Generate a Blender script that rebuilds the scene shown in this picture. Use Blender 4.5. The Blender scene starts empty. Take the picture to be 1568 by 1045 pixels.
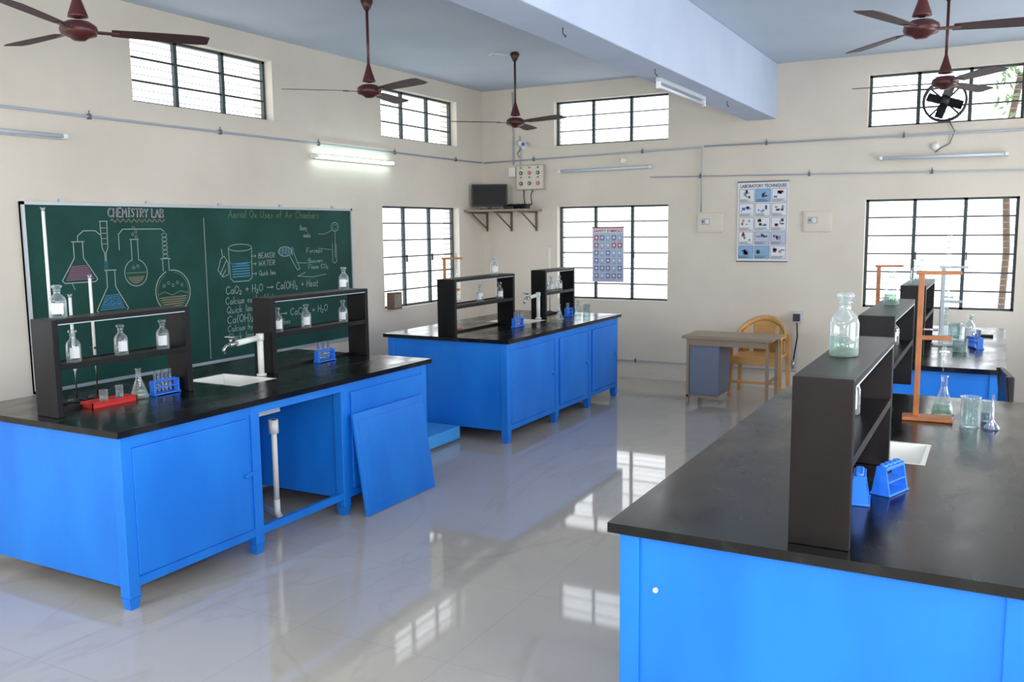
import bpy, bmesh, math, random
from mathutils import Vector, Matrix
random.seed(7)
D=bpy.data; SC=bpy.context.scene
RX,NY,H=7.2,-11.6,3.59          # room: x 0..RX, y NY..0, z 0..H

# ------------------------------------------------------------------ materials
def srgb(c):
    return tuple(((v/255)/12.92 if v/255<=.04045 else ((v/255+.055)/1.055)**2.4) for v in c)+(1,)
def mat(name,col,rough=.5,metal=0,col2=None,scale=6,detail=4,bump=0,stretch=(1,1,1),lo=.35,hi=.7,coat=0,emit=0,spec=.5,rvar=0):
    m=D.materials.new(name); m.use_nodes=True; nt=m.node_tree; b=nt.nodes['Principled BSDF']
    b.inputs['Base Color'].default_value=srgb(col); b.inputs['Roughness'].default_value=rough
    b.inputs['Metallic'].default_value=metal; b.inputs['Coat Weight'].default_value=coat
    b.inputs['Coat Roughness'].default_value=.08; b.inputs['Specular IOR Level'].default_value=spec
    if emit:
        b.inputs['Emission Color'].default_value=srgb(col); b.inputs['Emission Strength'].default_value=emit
    if col2 or bump:
        tc=nt.nodes.new('ShaderNodeTexCoord'); mp=nt.nodes.new('ShaderNodeMapping'); n=nt.nodes.new('ShaderNodeTexNoise')
        mp.inputs['Scale'].default_value=stretch
        n.inputs['Scale'].default_value=scale; n.inputs['Detail'].default_value=detail
        nt.links.new(tc.outputs['Object'],mp.inputs[0]); nt.links.new(mp.outputs[0],n.inputs['Vector'])
        if col2:
            r=nt.nodes.new('ShaderNodeValToRGB'); r.color_ramp.elements[0].position=lo; r.color_ramp.elements[1].position=hi
            r.color_ramp.elements[0].color=srgb(col); r.color_ramp.elements[1].color=srgb(col2)
            nt.links.new(n.outputs['Fac'],r.inputs[0]); nt.links.new(r.outputs[0],b.inputs['Base Color'])
        if rvar:
            mr=nt.nodes.new('ShaderNodeMapRange'); mr.inputs['From Min'].default_value=.35; mr.inputs['From Max'].default_value=.7
            mr.inputs['To Min'].default_value=rough; mr.inputs['To Max'].default_value=rough+rvar
            nt.links.new(n.outputs['Fac'],mr.inputs['Value']); nt.links.new(mr.outputs[0],b.inputs['Roughness'])
        if bump:
            bp=nt.nodes.new('ShaderNodeBump'); bp.inputs['Strength'].default_value=bump; bp.inputs['Distance'].default_value=.01
            nt.links.new(n.outputs['Fac'],bp.inputs['Height']); nt.links.new(bp.outputs[0],b.inputs['Normal'])
    return m
def glassmat(name,tint=(235,245,245),k=.12):
    m=D.materials.new(name); m.use_nodes=True; nt=m.node_tree; nt.nodes.clear()
    o=nt.nodes.new('ShaderNodeOutputMaterial'); t=nt.nodes.new('ShaderNodeBsdfTransparent'); g=nt.nodes.new('ShaderNodeBsdfGlossy')
    df=nt.nodes.new('ShaderNodeBsdfDiffuse'); df.inputs[0].default_value=srgb((225,232,235))
    t.inputs[0].default_value=srgb(tint); g.inputs['Roughness'].default_value=.05; g.inputs[0].default_value=(1,1,1,1)
    lw=nt.nodes.new('ShaderNodeLayerWeight'); lw.inputs[0].default_value=.35
    mr=nt.nodes.new('ShaderNodeMapRange'); mr.inputs['To Min'].default_value=k; mr.inputs['To Max'].default_value=.75
    nt.links.new(lw.outputs['Facing'],mr.inputs['Value'])
    m2=nt.nodes.new('ShaderNodeMixShader'); m2.inputs[0].default_value=.45
    nt.links.new(g.outputs[0],m2.inputs[1]); nt.links.new(df.outputs[0],m2.inputs[2])
    mx=nt.nodes.new('ShaderNodeMixShader'); nt.links.new(mr.outputs[0],mx.inputs[0])
    nt.links.new(t.outputs[0],mx.inputs[1]); nt.links.new(m2.outputs[0],mx.inputs[2]); nt.links.new(mx.outputs[0],o.inputs[0])
    return m
WALL=mat('cream_wall_paint',(221,212,198),.75,col2=(212,203,189),scale=1.3,bump=.05)
CEIL=mat('ceiling_paint',(192,204,218),.85,col2=(184,197,212),scale=1.5)
BEAM=mat('beam_paint',(190,202,222),.75,col2=(182,195,216),scale=2)
BLUE=mat('blue_paint',(16,116,220),.4,col2=(28,132,232),scale=3.5,stretch=(1,1,.35),bump=.04)
LBLUE=mat('light_blue_paint',(70,165,240),.45,col2=(80,175,245),scale=3)
BLACK=mat('black_worktop',(14,15,17),.16,col2=(48,50,54),scale=7,detail=12,stretch=(1,.4,1),lo=.48,hi=.98,bump=.05,rvar=.18,spec=.45)
RACKM=mat('black_rack_laminate',(11,11,14),.4,col2=(30,29,31),scale=6,stretch=(1,1,.4),lo=.4,hi=.85,spec=.25)
RACKB=mat('brown_rack_laminate',(15,12,14),.35,col2=(34,27,28),scale=5,detail=8,stretch=(1,1,.4),lo=.38,hi=.85,spec=.3)
CERAM=mat('white_ceramic',(236,236,232),.15,coat=.5)
PVC=mat('white_pvc',(232,232,228),.35)
STEEL=mat('brushed_steel',(190,192,195),.25,metal=1)
ALU=mat('aluminium_trim',(190,196,200),.4,metal=.5)
BAR=mat('dark_window_steel',(58,70,72),.5)
BARL=mat('white_grill_bar',(160,168,172),.5)
SLAT=mat('louvre_slat',(205,212,216),.4)
CLIP=mat('conduit_clip',(96,100,108),.5)
COND=mat('grey_conduit',(168,180,194),.5)
BOARD=mat('green_chalkboard',(12,62,54),.6,col2=(24,80,70),scale=2.2,detail=8,lo=.4,hi=.75,spec=.3)
CW=mat('chalk_white',(160,178,170),.9); CP=mat('chalk_pink',(170,104,148),.9); CB=mat('chalk_blue',(74,144,184),.9)
CO=mat('chalk_orange',(155,142,116),.9); CG=mat('chalk_olive',(112,134,102),.9)
FANM=mat('maroon_fan_enamel',(84,36,34),.35,col2=(66,28,28),scale=8)
FBL=mat('fan_blade_enamel',(62,42,44),.55,spec=.3)
GLASS=glassmat('lab_glass'); LIQ=glassmat('pale_liquid',(205,225,205),.2)
BLIQ=glassmat('blue_liquid',(120,160,225),.35)
LABEL=mat('paper_label',(225,226,230),.7); RED=mat('red_plastic',(200,40,38),.4); PBLUE=mat('blue_plastic',(40,120,235),.35)
BLK=mat('black_plastic',(18,18,20),.4); SCR=mat('screen_glass',(8,9,14),.35,spec=.2)
DWOOD=mat('dark_stand_wood',(186,116,66),.45,col2=(158,92,48),scale=9)
CHW=mat('tan_moulded_plastic',(206,158,96),.4,col2=(196,146,86),scale=10)
DTOP=mat('desk_laminate',(150,134,116),.35,col2=(128,112,96),scale=5,stretch=(.2,1,1)); DMET=mat('desk_grey_metal',(104,114,134),.45); DLEG=mat('desk_tan_frame',(146,126,104),.45)
BROWNB=mat('brown_box',(104,82,64),.5); CREAMB=mat('switch_plate',(216,208,190),.5); SWG=mat('switch_metal',(176,172,164),.4)
PAP=mat('poster_paper',(222,224,226),.6); INK=mat('ink_dark',(70,72,90),.7); INKB=mat('ink_blue',(72,104,176),.7); INKR=mat('ink_red',(165,62,72),.7); INKC=mat('ink_cyan',(130,175,210),.7)
PPAP=mat('poster_pale_blue',(186,192,212),.6); INKG=mat('ink_grey',(140,144,154),.7); INKO=mat('ink_orange',(205,140,90),.7)
GREY=mat('pale_grey_enamel',(188,196,204),.4)
TUBE=mat('lit_tube',(222,255,248),.4,emit=12); TUBEO=mat('unlit_tube',(205,212,222),.3)
STOOL=mat('stool_dark',(28,26,26),.4); LEAF=mat('leaf_green',(70,104,52),.6,col2=(110,140,80),scale=5); BARK=mat('tree_bark',(90,74,60),.8)

# floor
FL=D.materials.new('polished_vitrified_tile'); FL.use_nodes=True; nt=FL.node_tree; b=nt.nodes['Principled BSDF']
tc=nt.nodes.new('ShaderNodeTexCoord'); n1=nt.nodes.new('ShaderNodeTexNoise'); n1.inputs['Scale'].default_value=1.1; n1.inputs['Detail'].default_value=5; n1.inputs['Distortion'].default_value=.9
mp=nt.nodes.new('ShaderNodeMapping'); mp.inputs['Rotation'].default_value=(0,0,.6); mp.inputs['Scale'].default_value=(1,.4,1)
nt.links.new(tc.outputs['Object'],mp.inputs[0]); nt.links.new(mp.outputs[0],n1.inputs['Vector'])
r=nt.nodes.new('ShaderNodeValToRGB'); e=r.color_ramp.elements; e[0].position=.34; e[0].color=srgb((181,175,166)); e[1].position=.68; e[1].color=srgb((188,182,174))
x=r.color_ramp.elements.new(.48); x.color=srgb((185,179,170)); x=r.color_ramp.elements.new(.5); x.color=srgb((181,174,164)); x=r.color_ramp.elements.new(.52); x.color=srgb((186,180,171)); nt.links.new(n1.outputs['Fac'],r.inputs[0])
bk=nt.nodes.new('ShaderNodeTexBrick'); bk.offset=0; bk.inputs['Scale'].default_value=1; bk.inputs['Brick Width'].default_value=.8; bk.inputs['Row Height'].default_value=.8
bk.inputs['Mortar Size'].default_value=.002; bk.inputs['Color1'].default_value=(1,1,1,1); bk.inputs['Color2'].default_value=(.98,.98,.98,1); bk.inputs['Mortar'].default_value=(.86,.85,.83,1)
nt.links.new(tc.outputs['Object'],bk.inputs['Vector'])
mx=nt.nodes.new('ShaderNodeMix'); mx.data_type='RGBA'; mx.blend_type='MULTIPLY'; mx.inputs[0].default_value=1
nt.links.new(r.outputs[0],mx.inputs[6]); nt.links.new(bk.outputs['Color'],mx.inputs[7]); nt.links.new(mx.outputs[2],b.inputs['Base Color'])
b.inputs['Roughness'].default_value=.045; b.inputs['Specular IOR Level'].default_value=.62

# ------------------------------------------------------------------ mesh builder
class M:
    def __init__(s,name,loc=(0,0,0),rot=0):
        s.name=name; s.bm=bmesh.new(); s.mats=[]; s.loc=loc; s.rot=rot
    def mi(s,m):
        if m not in s.mats: s.mats.append(m)
        return s.mats.index(m)
    def _fin(s,verts,m,smooth=False,T=None):
        if T is not None: bmesh.ops.transform(s.bm,matrix=T,verts=verts)
        i=s.mi(m); fs=set(f for v in verts for f in v.link_faces)
        for f in fs: f.material_index=i; f.smooth=smooth
    def box(s,lo,hi,m,bev=0,T=None):
        lo=Vector(lo);hi=Vector(hi)
        g=bmesh.ops.create_cube(s.bm,size=1); vs=g['verts']
        sz=hi-lo; c=(hi+lo)/2
        for v in vs: v.co=Vector((v.co.x*sz.x+c.x,v.co.y*sz.y+c.y,v.co.z*sz.z+c.z))
        if bev:
            es=list(set(e for v in vs for e in v.link_edges))
            r=bmesh.ops.bevel(s.bm,geom=es,offset=bev,segments=2,affect='EDGES',profile=.5)
            vs=list(set(r['verts'])|set(v for v in vs if v.is_valid))
        s._fin(vs,m,False,T)
    def ring(s,c,r,ax,seg):
        ax=ax.normalized(); a=ax.orthogonal().normalized(); bb=ax.cross(a)
        return [s.bm.verts.new(c+(a*math.cos(2*math.pi*i/seg)+bb*math.sin(2*math.pi*i/seg))*r) for i in range(seg)]
    def cyl(s,p0,p1,r0,m,r1=None,seg=12,T=None,smooth=True):
        p0=Vector(p0);p1=Vector(p1); r1=r0 if r1 is None else r1; ax=p1-p0
        A=s.ring(p0,r0,ax,seg);B=s.ring(p1,r1,ax,seg); i=s.mi(m)
        for k in range(seg):
            f=s.bm.faces.new((A[k],A[(k+1)%seg],B[(k+1)%seg],B[k])); f.smooth=smooth; f.material_index=i
        for q in (A[::-1],B):
            f=s.bm.faces.new(q); f.material_index=i
        if T is not None: bmesh.ops.transform(s.bm,matrix=T,verts=A+B)
    def tube(s,pts,r,m,seg=8):
        pts=[Vector(p) for p in pts]; i=s.mi(m); prev=None; a=None
        for k,p in enumerate(pts):
            d=(pts[min(k+1,len(pts)-1)]-pts[max(k-1,0)]).normalized()
            if a is None: a=d.orthogonal().normalized()
            a=(a-d*a.dot(d)).normalized(); bb=d.cross(a)
            R=[s.bm.verts.new(p+(a*math.cos(2*math.pi*j/seg)+bb*math.sin(2*math.pi*j/seg))*r) for j in range(seg)]
            if prev:
                for j in range(seg):
                    f=s.bm.faces.new((prev[j],prev[(j+1)%seg],R[(j+1)%seg],R[j])); f.smooth=True; f.material_index=i
            else:
                f=s.bm.faces.new(R[::-1]); f.material_index=i
            prev=R
        f=s.bm.faces.new(prev); f.material_index=i
    def lathe(s,prof,c,m,seg=20,a0=0,a1=2*math.pi,T=None):
        c=Vector(c); i=s.mi(m); full=abs(a1-a0-2*math.pi)<1e-6; n=seg if full else seg+1; rows=[];allv=[]
        for (r,z) in prof:
            if r<1e-5: rows.append([s.bm.verts.new(c+Vector((0,0,z)))]*n); allv.append(rows[-1][0])
            else:
                rows.append([s.bm.verts.new(c+Vector((r*math.cos(a0+(a1-a0)*k/seg),r*math.sin(a0+(a1-a0)*k/seg),z))) for k in range(n)]); allv+=rows[-1]
        for A,B in zip(rows,rows[1:]):
            for k in range(seg):
                k2=(k+1)%n; q=[A[k],A[k2],B[k2],B[k]]; u=[]
                for v in q:
                    if v not in u: u.append(v)
                if len(u)>2:
                    f=s.bm.faces.new(u); f.smooth=True; f.material_index=i
        if T is not None: bmesh.ops.transform(s.bm,matrix=T,verts=allv)
    def poly(s,pts,m):
        f=s.bm.faces.new([s.bm.verts.new(Vector(p)) for p in pts]); f.material_index=s.mi(m)
    def text(s,str_,size,T,m,bold=0,width=None):
        cu=D.curves.new('t','FONT'); cu.body=str_; cu.size=size; cu.offset=bold; cu.extrude=0
        ob=D.objects.new('t',cu); SC.collection.objects.link(ob)
        bpy.context.view_layer.update()
        me=D.meshes.new_from_object(ob.evaluated_get(bpy.context.evaluated_depsgraph_get()))
        D.objects.remove(ob); n=len(s.bm.verts); nf=len(s.bm.faces)
        if width:
            w=max(v.co.x for v in me.vertices)
            for v in me.vertices: v.co.x*=width/w
        s.bm.from_mesh(me); s.bm.verts.ensure_lookup_table(); s.bm.faces.ensure_lookup_table()
        vs=s.bm.verts[n:]; i=s.mi(m)
        for f in s.bm.faces[nf:]: f.material_index=i
        bmesh.ops.transform(s.bm,matrix=T,verts=vs); D.meshes.remove(me)
    def done(s,parent=None):
        bmesh.ops.recalc_face_normals(s.bm,faces=s.bm.faces[:])
        me=D.meshes.new(s.name); s.bm.to_mesh(me); s.bm.free()
        for m in s.mats: me.materials.append(m)
        ob=D.objects.new(s.name,me); ob.location=s.loc; ob.rotation_euler=(0,0,s.rot); SC.collection.objects.link(ob)
        if parent: ob.parent=parent
        return ob
def TR(x,y,z): return Matrix.Translation((x,y,z))

# ------------------------------------------------------------------ room shell
def side(sd):
    return {'left':lambda u,d,z:(-d,u,z),'back':lambda u,d,z:(u,d,z),'right':lambda u,d,z:(RX+d,u,z),'near':lambda u,d,z:(u,NY-d,z)}[sd]
UP=(2.85,3.39); LO=(.95,2.10); TH=.24
holes={'left':[(-5.37,-3.83)+UP,(-2.18,-.63)+UP,(-2.2,-.61)+LO,(-9.4,-7.8)+UP,(-9.4,-7.8)+LO],  # last two windows are out of view, added to let light in
 'back':[(1.03,2.51)+UP,(4.69,6.12)+UP,(1.07,2.52)+LO,(4.70,6.13)+LO],
 'right':[(-10.6,-9.1)+LO,(-10.6,-9.1)+UP,(-8.4,-6.9)+LO,(-8.4,-6.9)+UP,(-5.4,-3.9)+LO,(-5.4,-3.9)+UP,(-2.2,-.7)+LO,(-2.2,-.7)+UP],
 'near':[(1.0,2.6)+LO,(1.0,2.6)+UP,(4.6,6.1)+UP]}
rng={'left':(NY,0),'back':(0,RX),'right':(NY,0),'near':(0,RX)}
for sd,hs in holes.items():
    P=side(sd); w=M('wall_'+sd); u0,u1=rng[sd]
    if sd in('back','near'): u0-=TH;u1+=TH
    us=sorted({u0,u1}|{h[0] for h in hs}|{h[1] for h in hs}); zs=sorted({0,H}|{h[2] for h in hs}|{h[3] for h in hs})
    inh=lambda u,z:any(h[0]<u<h[1] and h[2]<z<h[3] for h in hs)
    for a,b2 in zip(us,us[1:]):
        for c,d in zip(zs,zs[1:]):
            if inh((a+b2)/2,(c+d)/2): continue
            for dd in (0,TH): w.poly([P(a,dd,c),P(b2,dd,c),P(b2,dd,d),P(a,dd,d)],WALL)
    for (a,b2,c,d) in hs:
        w.poly([P(a,0,c),P(b2,0,c),P(b2,TH,c),P(a,TH,c)],WALL); w.poly([P(a,0,d),P(b2,0,d),P(b2,TH,d),P(a,TH,d)],WALL)
        w.poly([P(a,0,c),P(a,0,d),P(a,TH,d),P(a,TH,c)],WALL); w.poly([P(b2,0,c),P(b2,0,d),P(b2,TH,d),P(b2,TH,c)],WALL)
    w.done()
m=M('floor'); m.box((-TH,NY-TH,-.1),(RX+TH,TH,0),FL); m.done()
m=M('ceiling'); m.box((-TH,NY-TH,H),(RX+TH,TH,H+.12),CEIL); m.done()
m=M('ceiling_beam'); m.box((3.42,NY,3.0),(3.75,0,H),BEAM,.008)
for y in (-9,-7.2,-5.3,-3.7,-1.7):   # old hook rods under the beam
    m.tube([(3.66,y,3.0),(3.66,y,2.97),(3.67,y+.02,2.95),(3.66,y+.04,2.965)],.004,BAR,6)
m.done()
# windows
k=0
for sd,hs in holes.items():
    P=side(sd)
    for (a,b2,c,d) in hs:
        k+=1; w=M('window_%d'%k); up=c>2.5
        def bx(ua,ub,za,zb,da,db,mt):
            p=[P(ua,da,za),P(ub,db,zb)]; lo=[min(p[0][i],p[1][i]) for i in range(3)]; hi=[max(p[0][i],p[1][i]) for i in range(3)]; w.box(lo,hi,mt)
        f=.028; d0,d1=.09,.125
        bx(a,a+f,c,d,d0,d1,BAR); bx(b2-f,b2,c,d,d0,d1,BAR); bx(a,b2,c,c+f*.8,d0,d1,BAR); bx(a,b2,d-f*.8,d,d0,d1,BAR)
        for i in (1,2):
            u=a+(b2-a)*i/3; bx(u-.017,u+.017,c,d,d0,d1,BAR)
        nb=2 if up else 5
        for i in range(0,nb+1):
            z=c+(d-c)*i/(nb+1); hb=.008
            if i: bx(a,b2,z-hb,z+hb,d0+.008,d1-.008,BARL if (up and sd=='back' and a<3) else BAR)
            for q in (1,2):
                zz=z+(d-c)/(nb+1)*q/3; bx(a,b2,zz-.003,zz+.003,.135,.15,SLAT)
        if not up:
            for i in (1,2):
                u=a+(b2-a)*i/3; bx(u+.02,u+.035,(c+d)/2-.06,(c+d)/2+.02,d0-.02,d0,BAR)
        w.done()
m=M('baseboard_back'); m.box((0,-.008,0),(RX,0,.09),WALL); m.done()

# conduits
def conduit(name,pts,clips=True,r=.009):
    m=M(name); m.tube(pts,r,COND)
    for p,q in zip(pts,pts[1:]):
        p=Vector(p);q=Vector(q); L=(q-p).length; n=int(L/1.15)
        for i in range(n):
            c=p+(q-p)*((i+.5)/n); m.box(c-Vector((.011,.011,.02)),c+Vector((.011,.011,.02)),CLIP)
            m.cyl(c+Vector((0,0,.02)),c+Vector((0,0,.045)),.004,CLIP,seg=6)
    return m.done()
EC='electrical_conduit'
conduit(EC,[(.02,NY+.1,2.69),(.02,-.06,2.685)])
conduit(EC,[(.03,-.02,2.685),(2.925,-.02,2.735),(2.925,-.02,2.0)])
conduit(EC,[(2.95,-.02,2.745),(RX-.05,-.02,2.74)])
conduit(EC,[(2.3,-.02,2.42),(RX-.05,-.02,2.33)],r=.006)
conduit(EC,[(1.5,-.03,.22),(4.04,-.03,.21),(4.04,-.03,.75)],r=.008)
conduit(EC,[(.46,-.02,3.55),(.46,-.02,2.64)])
conduit(EC,[(.56,-.02,3.0),(.56,-.02,2.64)],r=.007)

# tube lights
def tube_light(a,b2,nrm,lit,name='tube_light'):
    a=Vector(a);b2=Vector(b2);nrm=Vector(nrm); d=(b2-a).normalized(); m=M(name,a)
    up=d.cross(nrm).normalized(); R=Matrix((d,nrm,up)).transposed().to_4x4(); L=(b2-a).length
    T=R
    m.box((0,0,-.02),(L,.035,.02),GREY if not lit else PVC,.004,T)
    m.box((.0,.03,-.016),(.03,.085,.016),PVC,.003,T); m.box((L-.03,.03,-.016),(L,.085,.016),PVC,.003,T)
    m.cyl((.03,.065,0),(L-.03,.065,0),.014,TUBE if lit else TUBEO,T=T)
    return m.done()
tube_light((.002,-3.35,2.56),(.002,-2.05,2.56),(1,0,0),True)
tube_light((.002,-7.3,2.52),(.002,-6.01,2.52),(1,0,0),False)
tube_light((1.12,-.002,2.53),(2.33,-.002,2.54),(0,-1,0),False)
tube_light((4.83,-.002,2.52),(6.01,-.002,2.51),(0,-1,0),False)
tube_light((3.56,-3.35,2.999),(3.56,-2.1,2.999),(0,0,-1),False)

# ------------------------------------------------------------------ chalkboard (x=0 wall)
m=M('chalkboard',(.002,0,0)); y0,y1,z0,z1=-6.37,-2.77,.70,2.056
m.box((.0,y0,z0),(.02,y1,z1),BOARD)
for lo,hi in (((0,y0,z1-.022),(.034,y1,z1)),((0,y0,z0),(.034,y1,z0+.022)),((0,y0,z0),(.034,y0+.022,z1)),((0,y1-.022,z0),(.034,y1,z1))): m.box(lo,hi,ALU)
for i in range(5):
    y=y0+.3+i*.75; m.box((0,y,z1),(.02,y+.03,z1+.025),ALU)
XR=Matrix(((0,0,1),(1,0,0),(0,1,0))).to_4x4()
def st(pts,mt=CW,wd=.008,closed=False):      # chalk stroke, pts (y,z)
    wd*=.78
    if closed: pts=pts+[pts[0]]
    for (a,b2),(c,d) in zip(pts,pts[1:]):
        v=Vector((c-a,d-b2)); L=v.length
        if L<1e-5: continue
        v/=L; n=Vector((-v.y,v.x))*wd/2; e=v*wd*.3
        m.poly([(.0212,a-e.x+n.x,b2-e.y+n.y),(.0212,a-e.x-n.x,b2-e.y-n.y),(.0212,c+e.x-n.x,d+e.y-n.y),(.0212,c+e.x+n.x,d+e.y+n.y)],mt)
def arc(cy,cz,r,a0,a1,n=18,ry=1): return [(cy+r*math.cos(math.radians(a0+(a1-a0)*i/n)),cz+ry*r*math.sin(math.radians(a0+(a1-a0)*i/n))) for i in range(n+1)]
def hatch(poly,mt,n=9,fill=.5):                       # scribbled fill between polygon edges
    zs=[p[1] for p in poly]; lo,hi=min(zs),max(zs)
    for i in range(n):
        z=lo+(hi-lo)*(i+.5)/n; xs=[]
        for (a,b2),(c,d) in zip(poly,poly[1:]+poly[:1]):
            if (b2-z)*(d-z)<0: xs.append(a+(c-a)*(z-b2)/(d-b2))
        if len(xs)>=2: st([(min(xs)+.008,z),(max(xs)-.008,z+.004)],mt,(hi-lo)/n*fill)
# hand-drawn single-stroke chalk alphabet (unit cell 0..1 wide, 0..1.4 tall)
G={'A':[[(0,0),(.4,1.4),(.8,0)],[(.15,.5),(.65,.5)]],'B':[[(0,0),(0,1.4),(.6,1.3),(.6,.8),(0,.75),(.7,.6),(.7,.1),(0,0)]],'C':[[(.8,1.2),(.4,1.4),(0,1),(0,.4),(.4,0),(.8,.2)]],
'D':[[(0,0),(0,1.4),(.6,1.1),(.7,.5),(.5,.1),(0,0)]],'E':[[(.7,1.4),(0,1.4),(0,0),(.7,0)],[(0,.7),(.5,.7)]],'F':[[(.7,1.4),(0,1.4),(0,0)],[(0,.7),(.5,.7)]],'G':[[(.8,1.2),(.4,1.4),(0,1),(0,.4),(.4,0),(.8,.3),(.8,.6),(.5,.6)]],
'H':[[(0,0),(0,1.4)],[(.7,0),(.7,1.4)],[(0,.7),(.7,.7)]],'I':[[(.3,0),(.3,1.4)],[(.1,1.4),(.5,1.4)],[(.1,0),(.5,0)]],'K':[[(0,0),(0,1.4)],[(.7,1.4),(0,.7),(.7,0)]],'L':[[(0,1.4),(0,0),(.6,0)]],
'M':[[(0,0),(.05,1.4),(.4,.6),(.8,1.4),(.85,0)]],'N':[[(0,0),(0,1.4),(.7,0),(.7,1.4)]],'O':[[(.4,1.4),(0,1),(0,.4),(.4,0),(.8,.4),(.8,1),(.4,1.4)]],'Q':[[(.4,1.4),(0,1),(0,.4),(.4,0),(.8,.4),(.8,1),(.4,1.4)],[(.5,.4),(.9,-.1)]],
'R':[[(0,0),(0,1.4),(.6,1.3),(.6,.8),(0,.7),(.7,0)]],'S':[[(.7,1.2),(.4,1.4),(.05,1.1),(.6,.5),(.4,0),(0,.2)]],'T':[[(0,1.4),(.8,1.4)],[(.4,1.4),(.4,0)]],'U':[[(0,1.4),(0,.3),(.35,0),(.7,.3),(.7,1.4)]],
'W':[[(0,1.4),(.2,0),(.45,.9),(.7,0),(.9,1.4)]],'Y':[[(0,1.4),(.35,.7),(.7,1.4)],[(.35,.7),(.35,0)]],
'a':[[(.55,.7),(.15,.75),(0,.3),(.2,0),(.5,.2),(.55,.75),(.6,0)]],'b':[[(0,1.4),(0,0),(.5,.1),(.5,.6),(0,.6)]],'c':[[(.5,.65),(.1,.7),(0,.3),(.2,0),(.5,.1)]],'d':[[(.5,1.4),(.5,0),(.05,.1),(.05,.6),(.5,.6)]],
'e':[[(0,.35),(.5,.4),(.4,.75),(.05,.65),(0,.15),(.3,0),(.55,.1)]],'f':[[(.5,1.3),(.25,1.4),(.2,0)],[(0,.7),(.45,.7)]],'g':[[(.5,.7),(.05,.7),(.05,.1),(.5,.1),(.5,.75),(.5,-.4),(.05,-.4)]],'h':[[(0,1.4),(0,0)],[(0,.5),(.3,.75),(.5,.5),(.5,0)]],
'i':[[(.1,.7),(.1,0)],[(.1,1),(.12,1.05)]],'k':[[(0,1.4),(0,0)],[(.45,.7),(0,.3),(.5,0)]],'l':[[(.1,1.4),(.1,0)]],'m':[[(0,0),(0,.7),(.25,.7),(.3,0)],[(.3,.6),(.55,.7),(.6,0)]],'n':[[(0,0),(0,.7),(.35,.7),(.45,0)]],
'o':[[(.25,.7),(0,.35),(.25,0),(.5,.35),(.25,.7)]],'p':[[(0,-.4),(0,.7),(.5,.6),(.5,.1),(0,.05)]],'r':[[(0,0),(0,.7)],[(0,.5),(.35,.72)]],'s':[[(.45,.65),(.1,.65),(.4,.25),(.05,.02)]],'t':[[(.2,1.2),(.2,0),(.4,.05)],[(0,.75),(.4,.75)]],
'u':[[(0,.7),(.05,0),(.4,.1),(.45,.7),(.48,0)]],'v':[[(0,.7),(.25,0),(.5,.7)]],'w':[[(0,.7),(.15,0),(.3,.5),(.45,0),(.6,.7)]],'x':[[(0,.7),(.5,0)],[(.5,.7),(0,0)]],'y':[[(0,.7),(.25,.1)],[(.5,.7),(.1,-.4)]],
'2':[[(0,.4),(.25,.5),(.35,.25),(0,-.2),(.4,-.2)]],'3':[[(0,.4),(.3,.4),(.1,.15),(.3,-.1),(0,-.2)]],'+':[[(.1,.6),(.7,.6)],[(.4,.9),(.4,.3)]],'(':[[(.3,1.5),(.05,.9),(.05,.4),(.3,-.1)]],')':[[(0,1.5),(.25,.9),(.25,.4),(0,-.1)]],'-':[[(.1,.6),(1.6,.6)],[(1.3,.8),(1.6,.6),(1.3,.4)]]}
def hw(s,y,z,size,mt=CW,wd=.006,width=None):     # size = cap height; y,z lower-left start; width = total
    k=size/1.4
    adv=lambda ch: .6*k if ch==' ' else (max(p[0] for l in (G.get(ch) or G.get(ch.upper())) for p in l)*.92+.22)*k
    sx=1 if not width else width/sum(adv(c) for c in s)
    x=y
    for ch in s:
        if ch!=' ':
            g=G.get(ch) or G.get(ch.upper()); jz=random.uniform(-.06,.06)
            for l in g: st([(x+(px+pz*.08)*k*.92*sx,z+(pz+jz)*k) for px,pz in l],mt,wd)
        x+=adv(ch)*sx
    return x
hw('CHEMISTRY LAB',-5.68,1.955,.066,CW,.009,.52); hw('CHEMISTRY LAB',-5.673,1.951,.066,CP,.004,.52)
st([(-5.66+.50*i/40,1.925+.013*math.sin(i*1.6)) for i in range(41)],CO,.007)
st([(-4.75,1.95),(-4.75,.74)],CW,.008)
def erl(cy,zb,h,w,liq,mt=CW):
    nk=w*.13; st([(cy-nk,zb+h),(cy-nk,zb+h*.6),(cy-w/2,zb+.02),(cy-w/2+.02,zb),(cy+w/2-.02,zb),(cy+w/2,zb+.02),(cy+nk,zb+h*.6),(cy+nk,zb+h)],mt,.009)
    st([(cy-nk-.015,zb+h),(cy+nk+.015,zb+h)],mt,.009)
    k=.42; hatch([(cy-w/2+.02,zb+.015),(cy+w/2-.02,zb+.015),(cy+nk+(w/2-nk)*(1-k/.6)*.9,zb+h*k),(cy-nk-(w/2-nk)*(1-k/.6)*.9,zb+h*k)],liq)
erl(-5.95,1.47,.30,.29,CP); st([(-5.95,1.77),(-5.95,1.81),(-5.90,1.85),(-5.80,1.85),(-5.76,1.82)]); st([(-6.02,1.47),(-6.0,1.42)],CW,.006)
st([(-5.76,1.92),(-5.69,1.92)]);st([(-5.755,1.92),(-5.75,1.72),(-5.73,1.68),(-5.73,1.62)]);st([(-5.695,1.92),(-5.70,1.72),(-5.72,1.68),(-5.72,1.62)])
for z in (1.87,1.83,1.79,1.75): st([(-5.75,z),(-5.705,z)],CW,.005)
for z in (1.60,1.57): st(arc(-5.725,z,.012,0,360,8),CB,.01)
erl(-5.69,1.23,.32,.28,CB); 
for i in range(7): st(arc(-5.75+.02*i,1.30+.012*(i%3),.014,0,360,7),CB,.005)
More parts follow.
